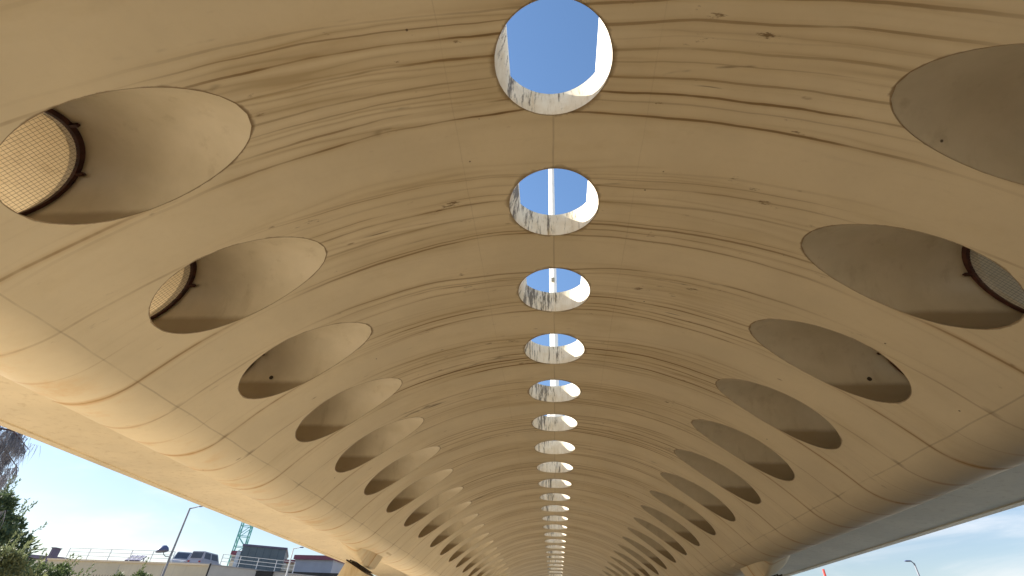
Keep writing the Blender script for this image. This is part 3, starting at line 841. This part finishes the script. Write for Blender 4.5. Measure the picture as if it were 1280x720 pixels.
lamp(1148, 720, 1142.5, 704, (1139.5, 702), 40, 'grey street lamp on the right side under the open sky', .06)
tp = at(263.3, 704.5, 48)
bm = bmesh.new(); tube(bm, [(0, 0, 0), (0, 0, .4), (0, 0, .42), (0, 0, tp.z), (0, 0, tp.z + .06)], [.16, .15, .085, .075, .02], 12)
q = build('steel_post', bm, M_BLACK); q.location = (tp.x, 48, 0); tag(q, 'plain dark steel post before the cream wall, right of the tall street lamp', 'post')
tp = at(1029, 711.5, 105)
rm = thing('striped_mast', 'thin red and white mast far off on the right', 'mast', (tp.x, 105, 0))
M_RED = plain('red paint', (.55, .06, .05), .5, .1, 1.0)
nb = 9
for i in range(nb):
    z0, z1 = tp.z * i / nb, tp.z * (i + 1) / nb
    bm = bmesh.new(); tube(bm, [(0, 0, z0), (0, 0, z1)], .20, 10); build('band', bm, M_RED if i % 2 == 0 else M_WHITE, rm)

# picket fence (only its tips reach into the picture)
fy_ = 15.0
f0, f1 = at(118, 717, fy_), at(240, 722.5, fy_)
ft = thing('picket_fence', 'black steel picket fence whose pointed tips show below the cream wall', 'fence', ((f0.x + f1.x) / 2, fy_, 0))
w = f1.x - f0.x
nP = 34
bm = bmesh.new()
for i in range(nP + 1):
    xx = -w / 2 + w * i / nP
    zt = f0.z + (f1.z - f0.z) * i / nP
    bx(bm, (xx, 0, zt / 2 - .05), (.022, .022, zt - .1))
    a4 = [bm.verts.new((xx + sx * .011, sy * .011, zt - .1)) for sx, sy in ((-1, -1), (1, -1), (1, 1), (-1, 1))]; tpv = bm.verts.new((xx, 0, zt))
    for j in range(4): bm.faces.new((a4[j], a4[(j + 1) % 4], tpv))
build('pickets', bm, M_BLACK, ft)
for zz in (.3, 2.2):
    bm = bmesh.new(); bx(bm, (0, .032, zz), (w + .1, .035, .05)); build('rail', bm, M_BLACK, ft)

# ------------------------------------------------------------------ TREES
def leaf_mat(name, c1, c2):
    k = NT(name); x, y, z, v = k.xyz()
    n = k.n.new('ShaderNodeObjectInfo')
    f = k.noise(v, 1.1, 4, .65); f2 = k.noise(v, 9.0, 2, .5)
    col = k.mix(k.ss(f, .32, .68), c1, c2)
    col = k.mix(k.ss(f2, .45, .7, 0, .5), col, tuple(q * 1.5 for q in c2))
    k.b.inputs['Transmission Weight'].default_value = 0
    k.fin(col, .6, .2)
    tr = k.n.new('ShaderNodeBsdfTranslucent'); k.link(col, tr.inputs[0])
    ms = k.n.new('ShaderNodeMixShader'); ms.inputs[0].default_value = .28
    k.link(k.b.outputs[0], ms.inputs[1]); k.link(tr.outputs[0], ms.inputs[2]); k.link(ms.outputs[0], k.out.inputs[0])
    return k.m
M_LDARK = leaf_mat('dark green leaves', (.085, .12, .055), (.13, .17, .08))
M_LOLIVE = leaf_mat('olive green leaves', (.14, .165, .08), (.21, .24, .12))
M_LBUSH = leaf_mat('mid green leaves', (.07, .10, .035), (.12, .15, .06))
M_NEEDLE = leaf_mat('grey violet needles', (.16, .16, .19), (.22, .22, .24))
M_BARK = plain('grey brown bark', (.10, .075, .06), .9, .3, 5.0)
M_BARKV = plain('violet brown bark', (.07, .05, .06), .9, .3, 5.0)
def leaf(bm, p, s, asp=.5, up=None):
    d = up or Vector((random.gauss(0, 1), random.gauss(0, 1), random.gauss(.2, 1)))
    d = d.normalized(); q = d.orthogonal().normalized()
    q = (Matrix.Rotation(random.uniform(0, 6.28), 3, d) @ q)
    a = p; b = p + d * s
    mid = p + d * s * .5
    v = [bm.verts.new(a), bm.verts.new(mid + q * s * asp * .5), bm.verts.new(b), bm.verts.new(mid - q * s * asp * .5)]
    bm.faces.new(v)
def bushy(name, label, cat, loc, H, rad, zlow, n, ls, mat, bark, group=None, clumps=26, upright=.0, seed=1):
    random.seed(seed)
    t = thing(name, label, cat, loc, 0, group)
    bm = bmesh.new()
    tube(bm, [(0, 0, -.05), (.05, .03, H * .2), (-.05, .05, H * .5), (.02, 0, H * .85)], [max(.06, H * .022), max(.05, H * .018), H * .010, .02], 9)
    cl = []
    for i in range(clumps):
        a = random.uniform(0, 6.283); u = random.random()
        z = zlow + (H - zlow) * (.10 + .82 * u)
        prof_r = math.sin(math.pi * (.16 + .78 * u)) ** .7
        rr = rad * prof_r * random.uniform(.45, .95)
        c = Vector((rr * math.cos(a), rr * math.sin(a), z)); cl.append((c, random.uniform(.22, .42) * rad * (1.1 - .4 * u)))
        st = Vector((0, 0, max(.1, z * .55)))
        tube(bm, [st, st.lerp(c, .55) + Vector((0, 0, .05 * H)), c], [H * .008 + .01, H * .005 + .006, .006], 5)
    build('trunk', bm, bark, t, True)
    bm = bmesh.new()
    for i in range(n):
        c, r = random.choice(cl)
        v = Vector((random.gauss(0, 1), random.gauss(0, 1), random.gauss(0, 1))); v = v.normalized() * r * random.uniform(.35, 1.1) ** .6
        v.z *= .8
        p = c + v
        if p.z < .05: continue
        d = (v.normalized() + Vector((random.gauss(0, .6), random.gauss(0, .6), random.gauss(upright, .6))))
        leaf(bm, p, ls * random.uniform(.6, 1.3), .42, d)
    for i in range(int(n * .0012)):                           # long shoots that break the outline
        c, r = random.choice(cl)
        d = (c - Vector((0, 0, H * .45)) + Vector((0, 0, H * .3))).normalized() + Vector((random.gauss(0, .25), random.gauss(0, .25), .25))
        d.normalize(); p = c + d * r * .7
        for j in range(22):
            p = p + d * ls * .2
            leaf(bm, p, ls * .9, .36, d + Vector((random.gauss(0, .5), random.gauss(0, .5), random.gauss(0, .5))))
    build('crown', bm, mat, t)
    return t
def polar(px, py, r):
    q = at(px, py, 10.0) - Vector((0, 0, CAMZ)); h = math.hypot(q.x, q.y)
    return Vector((q.x / h * r, q.y / h * r, CAMZ + q.z / h * r))
q = polar(2, 622, 46)
bushy('dark_tree', 'dense dark green tree at the left edge, behind the olive shrub', 'tree', (q.x - 1.0, q.y, 0), q.z + .2, 3.5, 1.2, 26000, .25, M_LDARK, M_BARK, None, 44, .5, 11)
q = polar(2, 690, 30)
bushy('olive_shrub', 'large olive green shrub at the left corner, in front of the dark tree', 'shrub', (q.x - .4, q.y, 0), q.z + .25, 2.1, .4, 16000, .16, M_LOLIVE, M_BARK, None, 34, .4, 12)
q = polar(76, 703, 48)
bushy('round_shrub', 'rounded green shrub in front of the sloped left end of the cream wall', 'shrub', (q.x, q.y, 0), q.z + .15, 2.3, .4, 15000, .21, M_LBUSH, M_BARK, 'shrubs before the cream wall', 54, .3, 13)
q = polar(172, 709, 47)
bushy('round_shrub', 'smaller green shrub before the cream wall, just left of the tall street lamp', 'shrub', (q.x, q.y, 0), q.z + .1, 1.7, .4, 11000, .2, M_LBUSH, M_BARK, 'shrubs before the cream wall', 46, .3, 14)

# drooping tree whose trunk stands left of the picture
random.seed(21)
tipa = polar(10, 545, 27); tq = polar(-75, 600, 27)
dt = thing('drooping_tree', 'tree with thin drooping violet grey needles hanging in at the left edge', 'tree', (tq.x, tq.y, 0))
bmT = bmesh.new(); bmN = bmesh.new()
o = Vector((tq.x, tq.y, 0)); HT = 11.0
tube(bmT, [(0, 0, -.1), (.1, 0, 3), (-.1, .1, 6.5), (.05, 0, HT)], [.26, .2, .14, .03], 10)
def spray(base, tip, n, L):
    base, tip = Vector(base), Vector(tip)
    mid = base.lerp(tip, .55) + Vector((0, 0, .35))
    tube(bmT, [base, mid, tip], [.05, .03, .012], 6)
    for i in range(n):
        u = random.uniform(.25, 1.0)
        p = base.lerp(mid, u * 2) if u < .5 else mid.lerp(tip, u * 2 - 1)
        sd = Vector((random.gauss(0, .5), random.gauss(0, .5), random.gauss(-.1, .3))); 
        q_ = p + sd * .5
        if i % 4 == 0: tube(bmT, [p, p.lerp(q_, .5) + Vector((0, 0, .05)), q_], [.010, .008, .005], 4)
        for j in range(16):
            a_ = p.lerp(q_, random.random())
            dd = Vector((random.gauss(.10, .22), random.gauss(0, .22), -1)).normalized()
            l = L * random.uniform(.5, 1.2); s_ = dd.orthogonal().normalized() * .0055
            b_ = a_ + dd * l + Vector((random.gauss(0, .05), 0, 0))
            c_ = a_ + dd * l * .5 + Vector((random.gauss(.02, .03), 0, .02))
            v_ = [bmN.verts.new(z_) for z_ in (a_ - s_, a_ + s_, c_ + s_, b_, c_ - s_)]
            bmN.faces.new(v_)
tips = [polar(36, 562, 26.6), polar(22, 585, 27.5), polar(-8, 540, 27), polar(-20, 575, 26.4), polar(-45, 560, 28), polar(-60, 520, 27), polar(28, 545, 27.8), polar(-30, 500, 27)]
for tq_ in tips:
    tl = tq_ - o
    spray((0, 0, min(HT - .5, tl.z + random.uniform(.3, 1.6))), tl, 13, .75)
for i in range(18):
    a_ = random.uniform(0, 6.283); z_ = random.uniform(4.5, 10.5); r_ = random.uniform(1.6, 3.4) * (1.15 - z_ / 14)
    if math.cos(a_ - R(-35)) > .55: continue
    spray((0, 0, z_ + .6), (r_ * math.cos(a_), r_ * math.sin(a_), z_), 16, .8)
build('trunk', bmT, M_BARKV, dt, True)
build('crown', bmN, M_NEEDLE, dt)

# ------------------------------------------------------------------ SKY, SUN
SUN_EL = R(27); SDIR = Vector((-math.cos(R(11)), math.sin(R(11)), 0)) * math.cos(SUN_EL) + Vector((0, 0, math.sin(SUN_EL)))
w = bpy.data.worlds.new('World'); S.world = w; w.use_nodes = True
nt = w.node_tree; nt.nodes.clear()
out = nt.nodes.new('ShaderNodeOutputWorld'); bg = nt.nodes.new('ShaderNodeBackground'); nt.links.new(bg.outputs[0], out.inputs[0])
sky = nt.nodes.new('ShaderNodeTexSky'); sky.sky_type = 'NISHITA'; sky.sun_disc = False
sky.sun_elevation = SUN_EL; sky.sun_rotation = math.atan2(SDIR.x, SDIR.y)
sky.altitude = 10; sky.air_density = 1.0; sky.dust_density = .2; sky.ozone_density = 1.6
tc = nt.nodes.new('ShaderNodeTexCoord')
mp_ = nt.nodes.new('ShaderNodeMapping'); mp_.inputs['Scale'].default_value = (1, 1, 3.2)
nt.links.new(tc.outputs['Generated'], mp_.inputs[0])
no = nt.nodes.new('ShaderNodeTexNoise'); no.inputs['Scale'].default_value = 3.4; no.inputs['Detail'].default_value = 7; no.inputs['Roughness'].default_value = .55; no.inputs['Distortion'].default_value = .4
nt.links.new(mp_.outputs[0], no.inputs['Vector'])
mr = nt.nodes.new('ShaderNodeMapRange'); mr.interpolation_type = 'SMOOTHSTEP'
for i, vv in enumerate((.45, .74, 0, .7)): mr.inputs[i + 1].default_value = vv
nt.links.new(no.outputs[0], mr.inputs[0])
sx = nt.nodes.new('ShaderNodeSeparateXYZ'); nt.links.new(tc.outputs['Generated'], sx.inputs[0])
m2 = nt.nodes.new('ShaderNodeMapRange'); m2.interpolation_type = 'SMOOTHSTEP'
for i, vv in enumerate((.16, .42, 1, 0)): m2.inputs[i + 1].default_value = vv
nt.links.new(sx.outputs[2], m2.inputs[0])
mm = nt.nodes.new('ShaderNodeMath'); mm.operation = 'MULTIPLY'; nt.links.new(mr.outputs[0], mm.inputs[0]); nt.links.new(m2.outputs[0], mm.inputs[1])
mx = nt.nodes.new('ShaderNodeMix'); mx.data_type = 'RGBA'; nt.links.new(mm.outputs[0], mx.inputs[0]); nt.links.new(sky.outputs[0], mx.inputs[6]); mx.inputs[7].default_value = (7.6, 7.9, 8.1, 1)
el = nt.nodes.new('ShaderNodeMapRange'); el.interpolation_type = 'SMOOTHSTEP'
for i, vv in enumerate((.0, .75, 0, 1)): el.inputs[i + 1].default_value = vv
nt.links.new(sx.outputs[2], el.inputs[0])
ton = nt.nodes.new('ShaderNodeMix'); ton.data_type = 'RGBA'; nt.links.new(el.outputs[0], ton.inputs[0]); ton.inputs[6].default_value = (.62, .555, .53, 1); ton.inputs[7].default_value = (.93, 1.05, 1.13, 1)
mt = nt.nodes.new('ShaderNodeMix'); mt.data_type = 'RGBA'; mt.blend_type = 'MULTIPLY'; mt.inputs[0].default_value = 1
nt.links.new(mx.outputs[2], mt.inputs[6]); nt.links.new(ton.outputs[2], mt.inputs[7])
nt.links.new(mt.outputs[2], bg.inputs[0]); bg.inputs[1].default_value = .090
sl = bpy.data.lights.new('sun', 'SUN'); sl.energy = 5.0; sl.angle = R(.5); sl.color = (1.0, .94, .84)
so = bpy.data.objects.new('sun', sl); COL.objects.link(so); so.rotation_euler = (-SDIR).to_track_quat('-Z', 'Y').to_euler(); so.location = SDIR * 100

S.view_settings.view_transform = 'Standard'; S.view_settings.look = 'None'; S.view_settings.gamma = 1
S.view_settings.use_curve_mapping = False
S.view_settings.exposure = 1.50
S.render.engine = 'CYCLES'
S.cycles.max_bounces = 10; S.cycles.diffuse_bounces = 7; S.cycles.glossy_bounces = 3; S.cycles.transmission_bounces = 4
S.cycles.use_denoising = True
S.cycles.sample_clamp_indirect = 10
